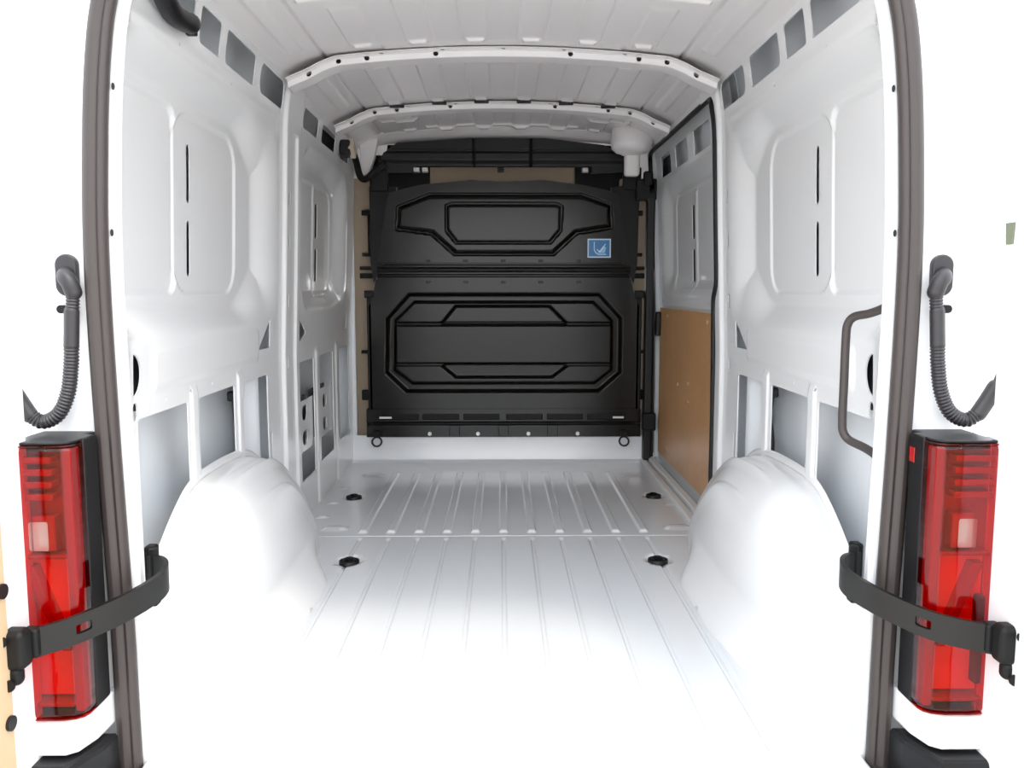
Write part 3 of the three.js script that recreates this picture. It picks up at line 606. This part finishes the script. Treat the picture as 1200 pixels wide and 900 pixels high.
  // lashing rings hanging from the sill
  for (const [c, label] of [[105, 'small dark lashing ring below the left end of the bulkhead'], [872, 'small dark lashing ring below the right end of the bulkhead']]) {
    const r = thing('lashing_ring', label, 'ring');
    mesh('ring', new THREE.TorusGeometry(0.027, 0.0055, 10, 30).rotateX(-0.35).translate(bx(c), by(838), ZB + 0.062), M.strap, r);
    mesh('ring_bracket', box(bx(c) - 0.018, bx(c) + 0.018, by(826), by(806), ZB + 0.036, ZB + 0.068, 0.005), M.blackTrim, r);
    settle(r);
  }
}
// black post and lock block at the front edge of the sliding door
mesh('seal_post', [box(0.812, 0.858, 0.02, 1.62, -3.17, -3.10, 0.01)], M.plastic, wallG[1], 'black upright post in front of the sliding door');
mesh('lock_block', [box(0.80, 0.875, 0.20, 0.30, -3.12, -3.06, 0.008)], M.blackTrim, wallG[1]);
mesh('top_bracket', [box(0.75, 0.865, 1.50, 1.62, -3.16, -3.10, 0.012), box(0.79, 0.84, 1.58, 1.66, -3.14, -3.09, 0.01)], M.blackTrim, wallG[1]);

// ---------------------------------------------------------------- tail lamps, left and right
for (const s of [-1, 1]) {
  const t = thing('tail_lamp', s < 0 ? 'red tail lamp with black housing on the left rear corner' : 'red tail lamp with black housing on the right rear corner', 'tail lamp');
  const y0 = 0.165, y1 = 0.708;
  mesh('housing', side(prism([[0.846, -0.0], [0.846, -0.036], [0.823, -0.046], [0.823, -0.1], [0.83, -0.104], [0.955, -0.104], [0.955, 0.0]], 'y', y0 - 0.003, y1 + 0.004, 0.006), s), M.plastic, t, 'black plastic housing');
  // transparent red shell: inboard side, rounded corner and rear face, with bevelled rim
  const plan = [[0.8235, 0.104], [0.824, 0.128], [0.829, 0.142], [0.842, 0.152], [0.87, 0.156], [0.915, 0.157], [0.953, 0.152], [0.955, 0.104]];
  const L = [0]; for (let i = 1; i < plan.length; i++) L.push(L[i - 1] + Math.hypot(plan[i][0] - plan[i - 1][0], plan[i][1] - plan[i - 1][1]));
  const at = (q) => { let i = 1; while (i < L.length - 1 && L[i] < q) i++; const f = (q - L[i - 1]) / (L[i] - L[i - 1]); return [lerp(plan[i - 1][0], plan[i][0], f), lerp(plan[i - 1][1], plan[i][1], f)]; };
  const end = L[L.length - 1], clearHole = (q, y) => { const [x] = at(q); return rr(x, y, 0.872, 0.908, 0.505, 0.562, 0.004); };
  const shell = (o) => sheet(steps(0, end, 0.004, L), steps(y0, y1, 0.006), (q, y) => { const [x, z] = at(q), e = 0.006 * (S((y0 + 0.012 - y) / 0.012) + S((y - y1 + 0.012) / 0.012)); return [x + (x < 0.87 ? e : -e) * 0.6, y, z - e * 0.8]; }, o);
  mesh('lamp_cap', side(prism(plan.map(([x, z]) => [0.885 + (x - 0.885) * 0.97, -z + 0.004]), 'y', y1 + 0.0005, y1 + 0.0055, 0.002), s), M.plastic, t, 'black cap over the lens');
  const lens = mesh('lens', side(merge([shell({ keep: clearHole }), prism(plan.map(([x, z]) => [x, -z]), 'y', y1 - 0.003, y1, 0), prism(plan.map(([x, z]) => [x, -z]), 'y', y0, y0 + 0.003, 0)]), s), M.lensRed, t, 'glossy red lens');
  mesh('reverse_light', side(box(0.872, 0.908, 0.505, 0.562, 0.149, 0.1575, 0.003), s), M.lensClear, lens, 'pale clear reversing lens');
  // reflectors and light guides inside
  const refl = mesh('reflector', side(merge([box(0.845, 0.952, 0.185, 0.69, 0.106, 0.112, 0.002), box(0.868, 0.912, 0.498, 0.569, 0.112, 0.140, 0.004), box(0.846, 0.95, 0.486, 0.494, 0.112, 0.148, 0.003), box(0.846, 0.95, 0.188, 0.196, 0.112, 0.148, 0.003)]), s), M.reflector, t, 'silvery reflector inside the lens');
  for (let k = 0; k < 4; k++) mesh('light_bar', side(box(0.866, 0.945, 0.600 + k * 0.024, 0.613 + k * 0.024, 0.112, 0.146, 0.003), s), M.lampRed, refl);
  mesh('light_blade', side(prism([[0.850, 0.30], [0.866, 0.30], [0.935, 0.47], [0.912, 0.47]], 'z', 0.112, 0.142, 0.002), s), M.lampRed, refl, 'slanting bright red light guide');
  mesh('inner_wall', side(box(0.829, 0.848, 0.175, 0.70, 0.106, 0.140, 0.004), s), M.lampRed, t, 'crimson inboard wall');
  mesh('turn_signal', side(box(0.855, 0.945, 0.200, 0.484, 0.112, 0.118, 0.002), s), M.lampOrange, t, 'orange indicator field');
  mesh('inner_rib', side(merge([box(0.93, 0.95, 0.22, 0.40, 0.112, 0.14, 0.004)]), s), M.lampDark, t);
  if (s > 0) { mesh('side_reflector', box(0.8205, 0.8225, 0.655, 0.685, 0.050, 0.070, 0.0008), M.lampRed, t, 'tiny red reflector on the housing'); }
  settle(t);
  // body-coloured corner below the lamp, bumper corner and grey gap trim
  const c = struct(`trim_${s < 0 ? 2 : 3}`, s < 0 ? 'white body corner below the left tail lamp' : 'white body corner below the right tail lamp');
  mesh('corner_block', side(merge([prism([[0.825, 0.0], [0.83, -0.09], [0.845, -0.14], [0.865, -0.155], [0.95, -0.155], [0.985, -0.12], [0.985, 0.0]], 'y', 0.09, 0.161, 0.006)]), s), M.paint, c);
  mesh('corner_filler', side(box(0.957, 0.992, 0.19, 0.42, 0.0, 0.05, 0.01), s), M.grey, c, 'grey speckled filler strip outside the lamp');
}
{
  const b = thing('rear_bumper', 'black plastic rear bumper below the door opening', 'bumper');
  mesh('step', box(-0.80, 0.80, -0.28, -0.09, 0.045, 0.19, 0.015), M.plastic, b);
  for (const s of [-1, 1]) mesh('bumper_corner', side(merge([prism([[0.812, -0.045], [0.815, -0.10], [0.85, -0.19], [1.0, -0.19], [1.0, -0.045]], 'y', -0.28, 0.084, 0.012)]), s), M.plastic, b);
  settle(b);
}

// ---------------------------------------------------------------- door check straps
for (const s of [-1, 1]) {
  const t = thing('check_strap', s < 0 ? 'dark steel check strap holding the left rear door' : 'dark steel check strap holding the right rear door', 'strap');
  const xe = s < 0 ? 0.905 : 0.938;
  const c = new THREE.CatmullRomCurve3([V(0.795, 0.388, -0.105), V(0.755, 0.390, -0.08), V(0.728, 0.390, -0.035), V(0.722, 0.386, 0.01), V(0.735, 0.380, 0.06), V(0.772, 0.368, 0.118), V(0.832, 0.352, 0.170), V(xe, 0.338, 0.207)]);
  const H = 0.028, T = 0.005;
  const P = (u, v) => { const p = c.getPoint(u), d = c.getTangent(u), n = V(-d.z, 0, d.x).normalize(); const k = [[T, -H], [T, H], [-T, H], [-T, -H], [T, -H]], i = Math.min(3, Math.floor(v)), f = v - i; const a = lerp(k[i][0], k[i + 1][0], f), b = lerp(k[i][1], k[i + 1][1], f); return [p.x + n.x * a, p.y + b, p.z + n.z * a]; };
  const flats = []; for (let i = 0; i < 4; i++) flats.push(sheet(steps(0.002, 0.998, 0.012), i % 2 ? [i + 0.001, i + 0.5, i + 0.999] : steps(i + 0.001, i + 0.999, 0.05), P, { keep: i % 2 ? null : (u, v) => { const b = i === 0 ? v - i : 1 - (v - i); return rr(u * 0.33, (b - 0.5) * 0.048, 0.262, 0.278, -0.008, 0.008, 0.002); } }));
  mesh('strap_arm', side(merge(flats), s), M.strap, t, 'bent flat steel arm');
  mesh('body_bracket', side(merge([box(0.785, 0.81, 0.29, 0.43, -0.145, -0.115, 0.006), new THREE.CylinderGeometry(0.010, 0.010, 0.085, 16).translate(0.780, 0.388, -0.10), new THREE.SphereGeometry(0.010, 14, 10).translate(0.782, 0.315, -0.112)]), s), M.blackTrim, t, 'black hinge bracket on the body');
  mesh('door_bracket', side(merge([box(xe - 0.022, xe + 0.026, 0.305, 0.38, 0.205, 0.245, 0.012), box(xe - 0.010, xe + 0.026, 0.272, 0.31, 0.212, 0.24, 0.014), box(xe - 0.03, xe + 0.0, 0.315, 0.372, 0.185, 0.212, 0.006), new THREE.CylinderGeometry(0.011, 0.011, 0.004, 14).rotateX(Math.PI / 2).translate(xe + 0.012, 0.365, 0.252), new THREE.CylinderGeometry(0.011, 0.011, 0.004, 14).rotateX(Math.PI / 2).translate(xe + 0.005, 0.28, 0.248)]), s), M.blackTrim, t, 'black latch bracket on the door');
  settle(t);
}

// ---------------------------------------------------------------- cable conduits
for (const s of [-1, 1]) {
  const t = thing('cable_conduit', s < 0 ? 'dark corrugated cable conduit left of the opening' : 'dark corrugated cable conduit right of the opening', 'conduit');
  const mx = s < 0 ? 0.882 : 0.888, my = 1.03;
  const oval = new THREE.Shape(); oval.absarc(0, 0.020, 0.018, 0, Math.PI, false); oval.absarc(0, -0.020, 0.018, Math.PI, 2 * Math.PI, false);
  mesh('mount_plate', side(new THREE.ExtrudeGeometry(oval, { depth: 0.008, bevelEnabled: true, bevelSize: 0.004, bevelThickness: 0.004, bevelSegments: 3, curveSegments: 16 }).translate(mx, my, 0.004), s), M.hose, t);
  const a = [mx - 0.020, my - 0.024, 0.03];
  mesh('elbow', side(tube([[mx, my + 0.002, 0.012], [mx - 0.006, my - 0.004, 0.028], [mx - 0.016, my - 0.016, 0.033], [mx - 0.021, my - 0.034, 0.03]], 0.0165, { n: 30, sides: 16 }), s), M.hose, t, 'smooth elbow');
  mesh('hose', side(tube([[a[0], a[1] - 0.008, 0.03], [mx - 0.018, my - 0.06, 0.03], [mx - 0.015, my - 0.075, 0.03]], 0.0115, { sides: 14, ribs: { pitch: 0.0062, depth: 0.0022 } }), s), M.hose, t);
  mesh('sleeve', side(tube([[mx - 0.0155, my - 0.072, 0.03], [mx - 0.0135, my - 0.105, 0.03], [mx - 0.011, my - 0.142, 0.03]], 0.0145, { n: 24, sides: 18, tension: 0.5 }), s), M.hose, t, 'smooth sleeve');
  mesh('clip', side(merge([new THREE.CylinderGeometry(0.0085, 0.0085, 0.03, 16).rotateX(Math.PI / 2).translate(mx + 0.006, my - 0.068, 0.016), box(mx - 0.014, mx + 0.006, my - 0.073, my - 0.063, 0.02, 0.028, 0.003)]), s), M.blackTrim, t);
  mesh('hose', side(tube([[mx - 0.011, my - 0.142, 0.03], [mx - 0.008, my - 0.18, 0.03], [mx + 0.0, my - 0.235, 0.032], [mx + 0.020, my - 0.278, 0.034], [mx + 0.052, my - 0.294, 0.036], [mx + 0.078, my - 0.278, 0.038]], 0.0128, { sides: 16, ribs: { pitch: 0.0068, depth: 0.0024 } }), s), M.hose, t);
  mesh('end_boot', side(tube([[mx + 0.076, my - 0.280, 0.038], [mx + 0.090, my - 0.255, 0.04], [mx + 0.104, my - 0.225, 0.045]], 0.016, { n: 20, sides: 16 }), s), M.hose, t, 'smooth boot at the door end');
  mesh('end_cable', side(tube([[mx + 0.102, my - 0.23, 0.045], [mx + 0.112, my - 0.18, 0.055]], 0.008, { n: 8 }), s), M.hose, t);
  settle(t);
}

// ---------------------------------------------------------------- grab handle
{
  const t = thing('grab_handle', 'dark tubular grab handle on the right rear corner post', 'handle');
  mesh('bar', tube([[0.812, 0.985, -0.04], [0.806, 0.965, -0.055], [0.79, 0.95, -0.095], [0.772, 0.942, -0.13], [0.762, 0.925, -0.142], [0.760, 0.89, -0.145], [0.760, 0.80, -0.145], [0.760, 0.71, -0.145], [0.762, 0.682, -0.142], [0.772, 0.665, -0.13], [0.79, 0.655, -0.09], [0.80, 0.645, -0.06], [0.808, 0.628, -0.045]], 0.0095, { n: 120, sides: 14, tension: 0.5 }), M.rubber, t);
  for (const y of [0.995, 0.618]) mesh('handle_foot', new THREE.CylinderGeometry(0.013, 0.015, 0.012, 18).rotateZ(Math.PI / 2).translate(0.806, y, -0.046), M.rubber, t);
  settle(t);
}
// ---------------------------------------------------------------- lashing points in the floor
{
  const where = [[-0.575, -1.34, 'black lashing ring in the near left of the floor'], [0.575, -1.34, 'black lashing ring in the near right of the floor'], [-0.725, -2.32, 'black lashing ring in the far left of the floor'], [0.735, -2.33, 'black lashing ring in the far right of the floor']];
  let first;
  for (const [x, z, label] of where) {
    let t;
    if (!first) {
      t = first = thing('floor_lashing_ring', label, 'lashing ring', 'lashing rings sunk in the load floor');
      mesh('cup', new THREE.LatheGeometry([[0.0001, -0.007], [0.026, -0.007], [0.030, -0.002], [0.033, 0.006], [0.037, 0.005], [0.038, -0.012]].map((p) => new THREE.Vector2(...p)), 32), M.plastic, t);
      mesh('ring', new THREE.TorusGeometry(0.021, 0.005, 10, 28).rotateX(-Math.PI / 2 + 0.18).translate(0, 0.004, 0), M.blackTrim, t);
      mesh('pivot', box(-0.012, 0.012, -0.004, 0.008, -0.030, -0.016, 0.003), M.blackTrim, t);
    } else { t = first.clone(); t.name = numbered('floor_lashing_ring'); t.userData = { ...first.userData, label }; scene.add(t); }
    t.position.set(x, z < -1.6 ? 0.001 : -0.003, z);
  }
}
// ---------------------------------------------------------------- hose at the top left and wiring at the front left
{
  const t = thing('rubber_hose', 'thick black rubber hose in the rear opening of the left roof rail', 'hose');
  mesh('hose_tube', tube([[-0.80, 1.80, -0.29], [-0.80, 1.72, -0.31], [-0.805, 1.688, -0.37], [-0.815, 1.676, -0.45], [-0.82, 1.684, -0.53], [-0.822, 1.692, -0.58], [-0.83, 1.702, -0.61]], 0.026, { n: 60, sides: 16 }), M.plastic, t);
  mesh('hose_tip', [box(-0.84, -0.812, 1.668, 1.70, -0.612, -0.588, 0.004)], M.blackTrim, t);
  settle(t);
  const w = thing('wiring_harness', 'black wiring loom with tan taped plug at the front left roof corner', 'wiring');
  mesh('loom', tube([[-0.80, 1.735, -2.76], [-0.795, 1.73, -2.88], [-0.79, 1.69, -2.97], [-0.782, 1.625, -3.03], [-0.758, 1.608, -3.06], [-0.715, 1.645, -3.08], [-0.665, 1.70, -3.10]], 0.019, { n: 80, sides: 12 }), M.blackTrim, w);
  mesh('plug_housing', [box(-0.835, -0.78, 1.69, 1.765, -2.86, -2.72, 0.01)], M.plastic, w);
  mesh('taped_plug', [box(-0.015, 0.015, -0.03, 0.03, -0.045, 0.045, 0.006).rotateX(-0.5).translate(-0.775, 1.725, -2.77)], std(0.62, 0.52, 0.42, 0.6), w, 'tan taped plug');
  settle(w);
}
renderer.render(scene, camera);
